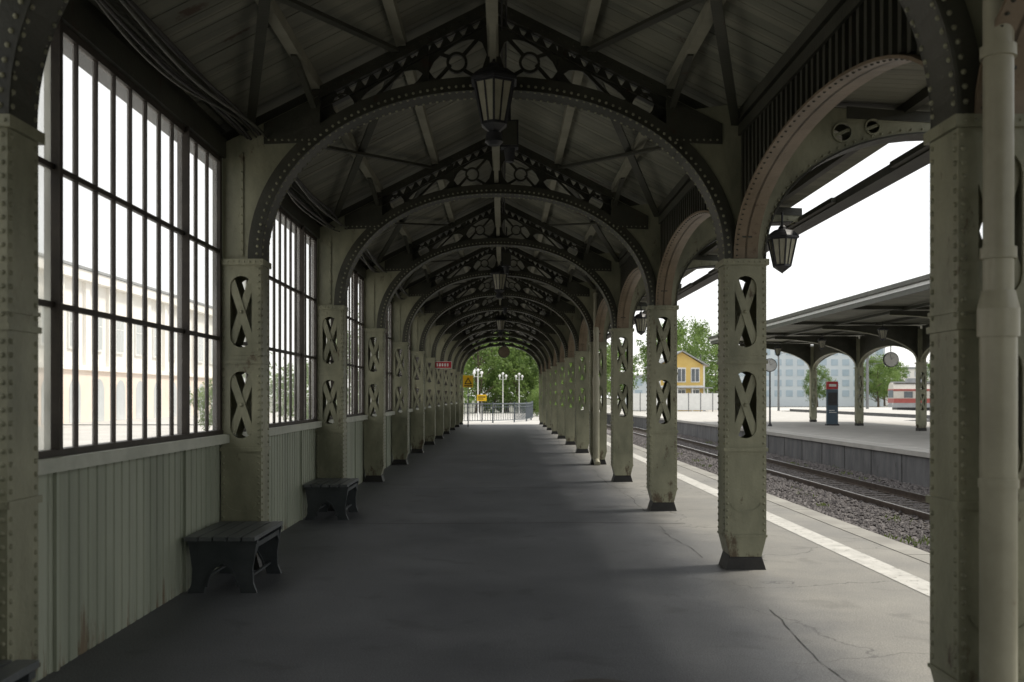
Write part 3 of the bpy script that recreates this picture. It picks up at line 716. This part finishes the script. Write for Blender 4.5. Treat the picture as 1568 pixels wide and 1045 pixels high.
# ---------------------------------------------------------------- end fence
mb=MB(); pth=[(-6,58.0),(-2.4,58.6),(-.6,59.6),(.7,61.2),(1.5,63.5),(1.9,67),(2.2,74),(2.4,88)]
for a,b in zip(pth,pth[1:]):
    for z,h in ((1.15,.07),(.95,.03),(.15,.04)): mb.beam((*a,z),(*b,z),.05,h,'fence')
    L=math.dist(a,b); n=max(2,int(L/.16))
    for k in range(n):
        f=k/n; x=a[0]+(b[0]-a[0])*f; y=a[1]+(b[1]-a[1])*f
        mb.box(x-.016,x+.016,y-.016,y+.016,.15,1.12,'fence')
    mb.box(a[0]-.045,a[0]+.045,a[1]-.045,a[1]+.045,0,1.25,'fence')
obj('metal_railing',mb.mesh('railing'))
def twin():
    mb=MB(); mb.lathe([(.10,0),(.08,.3),(.05,.4),(.035,3.2),(.05,3.3),(.0,3.4)],(0,0,0),'white',10)
    for s in (-1,1):
        mb.beam((0,0,3.1),(s*.3,0,3.15),.03,.03,'white'); mb.cyl((s*.3,0,3.1),(s*.3,0,3.3),.03,.05,'white',8)
        mb.lathe([(0,0),(.08,.03),(.12,.1),(.12,.16),(.08,.23),(0,.26)],(s*.3,0,3.3),'globe',12)
    mb.lathe([(0,0),(.08,.03),(.12,.1),(.12,.16),(.08,.23),(0,.26)],(0,0,3.5),'globe',12); mb.cyl((0,0,3.35),(0,0,3.52),.035,.035,'white',8)
    return mb.mesh('twin')
tw=twin()
for x,y in ((-1.95,78),(0,90),(1.5,92),(-.6,108)): obj('globe_street_lamp',tw,(x,y,0),.3)

# ---------------------------------------------------------------- trees
def tree(h,r,low,seed,nc=150,leaf=.26,per=55):
    random.seed(seed); mb=MB()
    p=Vector((0,0,0)); pts=[p.copy()]
    segs=5
    for k in range(segs):
        q=p+Vector((U(-.2,.2),U(-.2,.2),h*.7/segs)); mb.cyl(p,q,.03*h*(1-k/segs*.8)*.8,.03*h*(1-(k+1)/segs*.8)*.8,'bark',8,True,False); p=q; pts.append(p.copy())
    cl=[]
    for k in range(11):
        t=U(.25,.98); b=pts[int(t*segs)] ; a=U(0,6.28); e=b+Vector((math.cos(a)*r*U(.4,.85),math.sin(a)*r*U(.4,.85),h*U(.08,.28)))
        m=(b+e)/2+Vector((0,0,.15)); mb.cyl(b,m,.007*h,.005*h,'bark',6,True,False); mb.cyl(m,e,.005*h,.002*h,'bark',6,True,False); cl.append(e)
    for k in range(nc):
        a=U(0,6.28); ph=math.acos(U(-1,1)); rr=U(.45,1)**.5
        lump=1+.22*math.sin(a*3+seed)+.15*math.sin(ph*5+a*2)
        z0=low*h; zc=(h+z0)/2; hz=(h-z0)/2
        c=Vector((math.cos(a)*math.sin(ph)*r*rr*lump,math.sin(a)*math.sin(ph)*r*rr*lump,zc+math.cos(ph)*hz*rr*(1+.1*math.sin(a*4))))
        leafcluster(mb,c,U(.5,1.0)*r*.27,per,leaf,'leaf')
    for e in cl: leafcluster(mb,e,r*.25,per,leaf,'leaf')
    return mb.mesh('tree_mesh',False)
T=[tree(9,3.2,.10,1),tree(11,3.8,.15,2),tree(7,3,.02,5)]
TR=tree(14,4.6,.2,9,190,.36)
random.seed(11)
for (x,y,s,t) in [(-6,84,1,0),(-2.5,94,1.0,1),(1.6,96,.95,2),(4.2,98,1.0,0),(-4.2,99,1.2,1),(0.5,104,1.25,0),(3.5,107,1.3,1),(7.0,103,.9,2),(-9,94,1.1,1),(5.6,88,.55,2),(8.5,114,1.1,0),(-7,110,1.4,1),(0,114,1.5,1),
    (5,120,1.3,1),(11,130,1.2,0),(-13,88,1.1,2),(3.3,78.5,.40,2),(-4.3,80,.35,2),(-.9,95,.45,2),(4.3,72,.33,2),(4.9,81,.42,2),(3.6,66,.28,2)]:
    o=obj('leafy_tree',T[t],(x,y,-.3),U(0,6)); o.scale=(s,s,s*U(.9,1.1))
for (x,y,s) in [(23,138,.95),(28.5,150,1.0),(17,150,.75),(34,160,.8),(66,175,.7),(72,185,.7),(60,190,.6),(100,230,.8),(92,240,.8)]:
    o=obj('leafy_tree',TR,(x,y,-.8),U(0,6)); o.scale=(s,s,s)
mb=MB()
for k in range(420):
    x=U(-160,330); y=U(300,340); z=U(0,9)+2.5*math.sin(x*.07); leafcluster(mb,(x,y,z),4.5,26,1.5,'leaf')
obj('distant_treeline',mb.mesh('treeline',False))

# ---------------------------------------------------------------- yellow house
def house():
    root=empty('yellow_wooden_house'); X0,Y0,W,D=17.0,108,4.8,7.5
    mb=MB(); mb.box(X0,X0+W,Y0,Y0+D,0,4.9,'yhouse'); 
    mb.plate([[(X0,4.9),(X0+W,4.9),(X0+W/2,6.4)]],Y0+.0,Y0+D,'yhouse')
    for x in (X0,X0+W): mb.box(x-.09,x+.09,Y0-.06,Y0+.06,0,4.9,'white')
    mb.box(X0-.04,X0+W+.04,Y0-.05,Y0,2.55,2.75,'white'); mb.box(X0-.05,X0,Y0,Y0+D,2.55,2.75,'white')
    obj('walls',mb.mesh('hw'),parent=root)
    mb=MB()
    for s in (-1,1): mb.beam((X0+W/2+s*0.0,Y0+D/2,6.5),(X0+W/2+s*(W/2+.5),Y0+D/2,4.85),D+1.0,.12,'groof')
    mb.box(X0+1,X0+1.5,Y0+3,Y0+3.5,5.4,7.0,'cream')
    mb.beam((X0-.6,Y0-.9,2.5),(X0+W+.6,Y0-.9,2.5),1.8,.1,'groof')
    obj('roof',mb.mesh('hr'),parent=root)
    mb=MB()
    for z in (.9,3.2):
        for k in range(3):
            x=X0+.45+k*1.5; mb.box(x-.08,x+.88,Y0-.05,Y0-.01,z-.1,z+1.5,'white'); mb.box(x,x+.36,Y0-.07,Y0-.05,z,z+1.35,'glassd'); mb.box(x+.44,x+.8,Y0-.07,Y0-.05,z,z+1.35,'glassd')
        for k in range(4):
            y=Y0+.8+k*1.7; mb.box(X0-.05,X0-.01,y-.08,y+.88,z-.1,z+1.5,'white'); mb.box(X0-.07,X0-.05,y,y+.8,z,z+1.35,'glassd')
    for k in range(4): mb.box(X0+k*1.6,X0+.1+k*1.6,Y0-1.7,Y0-1.6,0,2.5,'white')
    obj('windows',mb.mesh('hwi'),parent=root)
house()
mb=MB()
for k in range(9):
    x=13.0+k*1.25; mb.box(x,x+1.15,103,103.06,.15,1.9,'white'); mb.box(x+1.16,x+1.24,102.98,103.08,0,2,'metal')
obj('white_panel_fence',mb.mesh('wf'))

def block(name,x,y,w,d,h,wall,rows,cols,fl='glassd'):
    root=empty(name); mb=MB(); mb.box(x,x+w,y,y+d,-1,h,wall); mb.box(x-.3,x+w+.3,y-.3,y+d+.3,h,h+.5,'groof'); obj('walls',mb.mesh('w'),parent=root)
    mb=MB()
    for r in range(rows):
        for c in range(cols):
            cw=w/cols; rh=(h-1)/rows; mb.box(x+c*cw+cw*.2,x+c*cw+cw*.8,y-.08,y-.02,r*rh+1+rh*.2,r*rh+1+rh*.8,fl)
            dw=d/cols; mb.box(x-.08,x-.02,y+c*dw+dw*.2,y+c*dw+dw*.8,r*rh+1+rh*.2,r*rh+1+rh*.8,fl)
    obj('windows',mb.mesh('wi'),parent=root); return root
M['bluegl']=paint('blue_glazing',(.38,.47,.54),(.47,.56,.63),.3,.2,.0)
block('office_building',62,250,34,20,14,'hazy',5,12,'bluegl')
block('apartment_building',108,270,30,20,9,'cream',3,10,'skyglass')
block('apartment_building',150,280,40,20,11,'ochre',4,12,'skyglass')
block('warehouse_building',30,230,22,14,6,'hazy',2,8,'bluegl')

def facade():
    root=empty('station_building'); X=-26; mb=MB()
    y0,y1=-10,95; H=9.3
    mb.box(X-8,X,y0,y1,-.1,H,'cream'); mb.box(X,X+.15,y0,y1,-.1,3.2,'peach'); mb.box(X,X+.35,y0,y1,3.2,3.5,'cream'); mb.box(X,X+.5,y0,y1,H-.6,H,'cream')
    y=y0
    while y<y1: mb.box(X+.001,X+.2,y-.3,y+.3,3.5,H-.6,'cream'); y+=3.6
    obj('walls',mb.mesh('fw'),parent=root)
    mb=MB(); y=y0+1.8
    while y<y1:
        for z,h in ((4.6,2.2),):
            mb.box(X+.002,X+.12,y-.75,y+.75,z-.15,z+h+.15,'white'); mb.box(X+.12,X+.13,y-.6,y+.6,z,z+h,'skyglass')
            mb.box(X+.131,X+.15,y-.03,y+.03,z,z+h,'white'); mb.box(X+.131,X+.15,y-.6,y+.6,z+h*.65,z+h*.65+.06,'white')
        mb.plate([[(y-.8,.0),(y+.8,0),(y+.8,1.9)]+[(y+.8*math.cos(math.pi*k/10),1.9+.8*math.sin(math.pi*k/10)) for k in range(1,10)]+[(y-.8,1.9)]],X+.152,X+.17,'skyglass',lambda a,b,d:(d,a,b))
        y+=3.6
    obj('windows',mb.mesh('fwi'),parent=root)
    mb=MB(); mb.beam((X-4,(y0+y1)/2,H+1),(X+.6,(y0+y1)/2,H+.1),y1-y0,.15,'groof'); 
    obj('roof',mb.mesh('fr'),parent=root)
facade()
for x,y,s in ((-12.5,44,.35),(-11.5,56,.5)):
    o=obj('leafy_tree',T[2],(x,y,-.1),U(0,6)); o.scale=(s,s,s)

# ---------------------------------------------------------------- opposite canopy
def opp():
    root=empty('opposite_platform_canopy'); X=19.3; mb=MB()
    ys=[-18,-10,-2,6,14,22,30,38,46,54,62]  # nearest bays are out of view, added to cut sky and sun light
    for y in ys:
        out=[(X-.15,.1),(X+.15,.1),(X+.19,.3),(X+.19,3.1),(X-.19,3.1),(X-.19,.3)]
        for d0,d1 in ((-.16,-.14),(.14,.16)):
            mb.plate([out,slot(X,1.9,2.7,.2),slot(X,.95,1.7,.2)],y+d0,y+d1,'iron')
            for a,b in ((1.9,2.7),(.95,1.7)):
                for sg in (1,-1): mb.plate([[(X-sg*.11,a+.08),(X-sg*.05,a+.05),(X+sg*.11,b-.08),(X+sg*.05,b-.05)]],y+(d0+d1)/2-.004+sg*.005,y+(d0+d1)/2+.004+sg*.005,'iron')
        for s in (-.19,.17): mb.box(X+s,X+s+.02,y-.14,y+.14,.3,3.1,'iron')
        mb.box(X-.18,X+.18,y-.18,y+.18,0,.14,'black'); mb.box(X-.23,X+.23,y-.2,y+.2,3.1,3.16,'iron')
        mb.box(X-.17,X+.17,y-.15,y+.15,3.16,4.7,'iron')
        for s in (-1,1):
            br=[(X+s*(.17+4.4*(1-math.cos(math.pi/2*k/12))),3.2+1.5*math.sin(math.pi/2*k/12)) for k in range(13)]
            mb.plate([br+[(X+s*4.57,4.85),(X+s*.17,4.85)]],y-.03,y+.03,'truss'); mb.band(br,.03,y-.09,y+.09,'iron')
        mb.beam((X-6,y,4.98),(X+6,y,4.98),.12,.16,'truss')
    for a,b in zip(ys,ys[1:]):
        y0,y1=a+.2,b-.2; r=(y1-y0)/2; cy=(a+b)/2
        arc=[(cy-r*math.cos(math.pi*k/20),3.15+.95*math.sin(math.pi*k/20)) for k in range(21)]
        fn=lambda p,q,d:(d,p,q)
        mb.plate([arc+[(y1,4.85),(y0,4.85)]],X-.03,X+.03,'truss',fn); mb.band(arc,.03,X-.12,X+.12,'iron',fn)
    obj('columns_and_arches',mb.mesh('oc'),parent=root)
    mb=MB(); y0,y1=-20,63.5
    mb.add([(X-6,y0,5.06),(X,y0,4.95),(X,y1,4.95),(X-6,y1,5.06)],[(0,1,2,3)],'board'); mb.add([(X+6,y0,5.06),(X,y0,4.95),(X,y1,4.95),(X+6,y1,5.06)],[(0,1,2,3)],'board')
    mb.box(X-6.05,X+6.05,y0-.05,y1+.05,5.2,5.26,'metal')
    mb.box(X-6.08,X-6.0,y0,y1,4.92,5.19,'truss'); mb.box(X-6.22,X-6.09,y0,y1,5.22,5.36,'truss'); mb.box(X+6.0,X+6.08,y0,y1,4.92,5.19,'metal')
    mb.box(X-6.1,X-6.085,y0,y1,5.09,5.2,'white')
    mb.box(X-6,X+6,y1-.05,y1,4.9,5.2,'truss')
    for x in (-4,-2,2,4): mb.box(X+x-.05,X+x+.05,y0,y1,4.86,4.97,'truss')
    obj('roof',mb.mesh('or'),parent=root)
opp()
for y in (34,42,50,58): obj('hanging_lantern',lm2,(16.0,y,4.55))

# ---------------------------------------------------------------- train
def train():
    root=empty('passenger_train'); root.location=(52.2,134,-1.0); root.rotation_euler=(0,0,-.12)
    mb=MB()
    for c in range(2):
        x0=c*17.5; L=17
        prof=[(-1.5,1.1),(-1.5,3.0),(-1.42,3.55),(-1.1,4.1),(-.5,4.4),(.5,4.4),(1.1,4.1),(1.42,3.55),(1.5,3.0),(1.5,1.1)]
        mb.plate([prof],x0,x0+L,'trainwhite',lambda a,b,d:(d,a,b))
        mb.box(x0-.01,x0+L+.01,-1.53,1.53,1.1,1.7,'groof'); mb.box(x0-.01,x0+L+.01,-1.53,1.53,1.701,2.3,'trainred'); mb.box(x0-.01,x0+L+.01,-1.52,1.52,3.3,3.55,'trainred')
        mb.box(x0+.2,x0+L-.2,-1.0,1.0,4.38,4.55,'groof'); mb.box(x0+.5,x0+L-.5,-1.3,1.3,.6,1.1,'dark')
        for k in range(9):
            xx=x0+1.3+k*1.7; mb.box(xx,xx+1.1,-1.56,-1.5,2.4,3.2,'glassd')
        for bx in (2.5,L-2.5):
            mb.box(x0+bx-1.3,x0+bx+1.3,-1.2,1.2,.35,.7,'dark')
            for w in (-.9,.9):
                for s in (-1.1,1.1): mb.cyl((x0+bx+w,s-.06,.45),(x0+bx+w,s+.06,.45),.45,.45,'dark',16)
    mb.box(-.04,0,-1.2,1.2,2.4,3.4,'glassd'); mb.box(-.06,-.04,-1.3,-1.0,1.5,1.7,'white'); mb.box(-.06,-.04,1.0,1.3,1.5,1.7,'white')
    mb.box(2,4,-.6,.6,4.55,5.0,'groof')
    obj('carriages',mb.mesh('train'),parent=root)
train()
def mast():
    mb=MB(); mb.cyl((0,0,-1),(0,0,7.5),.14,.09,'metal',8); mb.beam((0,0,6.4),(3,0,6.7),.06,.06,'metal'); mb.beam((0,0,7.2),(3,0,6.8),.03,.03,'metal'); mb.cyl((2.6,0,6.1),(2.6,0,6.65),.04,.04,'white',6)
    return mb.mesh('mast')
mm=mast()
for x,y in ((27.8,78),(31,112),(47.5,95),(47.5,130),(27.8,140),(55,150),(70,150)): obj('catenary_mast',mm,(x,y,0))

# ---------------------------------------------------------------- people
def person(name,loc,rot,top,legs,stride=.18,sc=1.0,bag=None):
    V=[(0,0,.95),(0,0,1.12),(0,0,1.32),(0,0,1.46),(0,-.01,1.54),(0,-.02,1.63),(0,-.015,1.73),
       (-.09,0,.90),(-.10,-stride*.5,.50),(-.10,-stride*.75,.08),(-.10,-stride*.75-.16,.035),
       (.09,0,.90),(.10,stride*.4,.49),(.10,stride*.9,.09),(.10,stride*.9-.15,.035),
       (-.17,0,1.42),(-.235,.05,1.14),(-.24,-.03,.90),(-.24,-.06,.80),
       (.17,0,1.42),(.235,-.03,1.14),(.24,-.12,.93),(.24,-.17,.85)]
    E=[(0,1),(1,2),(2,3),(3,4),(4,5),(5,6),(0,7),(7,8),(8,9),(9,10),(0,11),(11,12),(12,13),(13,14),(3,15),(15,16),(16,17),(17,18),(3,19),(19,20),(20,21),(21,22)]
    Rr=[(.15,.11),(.13,.095),(.165,.105),(.10,.08),(.052,.055),(.078,.095),(.065,.08),(.088,.09),(.062,.062),(.04,.042),(.035,.03),(.088,.09),(.062,.062),(.04,.042),(.035,.03),
        (.06,.06),(.045,.045),(.032,.032),(.035,.022),(.06,.06),(.045,.045),(.032,.032),(.035,.022)]
    me=bpy.data.meshes.new('p'); me.from_pydata(V,E,[]); o=bpy.data.objects.new('tmp',me); scene.collection.objects.link(o)
    md=o.modifiers.new('s','SKIN'); o.modifiers.new('b','SUBSURF').levels=2
    if not me.skin_vertices: 
        bm=bmesh.new(); bm.from_mesh(me); bm.verts.layers.skin.verify(); bm.to_mesh(me); bm.free()
    for i,sv in enumerate(me.skin_vertices[0].data): sv.radius=Rr[i]; sv.use_root=(i==0)
    dg=bpy.context.evaluated_depsgraph_get(); dg.update(); m2=bpy.data.meshes.new_from_object(o.evaluated_get(dg)); bpy.data.objects.remove(o)
    m2.materials.clear()
    for k in (legs,top,'skin','hair','black'): m2.materials.append(M[k])
    for p in m2.polygons:
        c=p.center; p.use_smooth=True
        if c.z>1.70 or (c.z>1.6 and c.y>.02): i=3
        elif c.z>1.50: i=2
        elif abs(c.x)>.19 and c.z<.93: i=2
        elif c.z<.09: i=4
        elif c.z>.94 or abs(c.x)>.19: i=1
        else: i=0
        p.material_index=i
    o=obj(name,m2,loc,rot); o.scale=(sc,)*3
for a in [('person',(24.6,118,0),.6,'cl_dark','cl_dark'),('person',(25.6,121,0),-2.2,'cl_light','cl_blue'),('person',(26.4,119,0),2.6,'cl_dark','cl_blue'),('person',(23.6,124,0),.2,'cl_blue','cl_dark'),
          ('person',(28.5,109,-.0),1.2,'cl_dark','cl_dark'),('person',(22.3,112,0),2.9,'cl_dark','cl_dark'),('person',(21.0,104,0),.9,'cl_dark','cl_blue')]:
    person(*a)

# ---------------------------------------------------------------- light & camera
w=bpy.data.worlds.new('World'); scene.world=w; w.use_nodes=True; nt=w.node_tree
sky=nt.nodes.new('ShaderNodeTexSky'); sky.sky_type='NISHITA'; sky.sun_disc=False
az=Vector((.95,.31)).normalized(); el=math.radians(56)
sky.sun_elevation=el; sky.sun_rotation=math.atan2(az.x,az.y); sky.dust_density=1; sky.air_density=1.0; sky.ozone_density=1
mx=nt.nodes.new('ShaderNodeMix'); mx.data_type='RGBA'; mx.inputs[0].default_value=.85; mx.inputs[7].default_value=(9.1,9.05,8.8,1)  # bright thin haze veiling the blue
nt.links.new(sky.outputs[0],mx.inputs[6]); nt.links.new(mx.outputs[2],nt.nodes['Background'].inputs[0]); nt.nodes['Background'].inputs[1].default_value=.15
sd=bpy.data.lights.new('sun','SUN'); sd.energy=3.8; sd.angle=math.radians(9); sd.color=(1,.94,.83)
so=bpy.data.objects.new('sun',sd); scene.collection.objects.link(so)
d=Vector((az.x*math.cos(el),az.y*math.cos(el),math.sin(el))); so.rotation_euler=d.to_track_quat('Z','Y').to_euler(); so.location=(20,10,40)
cd=bpy.data.cameras.new('camera'); cd.lens=35; cd.sensor_width=36; cd.clip_end=3000; cd.clip_start=.05
cd.shift_x=14/1568; cd.shift_y=84.5/1568
cd.dof.use_dof=True; cd.dof.focus_distance=14; cd.dof.aperture_fstop=2.8
co=bpy.data.objects.new('camera',cd); scene.collection.objects.link(co); co.location=(0,0.07,1.6); co.rotation_euler=(math.pi/2,0,0)
scene.camera=co
scene.view_settings.view_transform='Standard'; scene.view_settings.look='None'; scene.view_settings.exposure=0
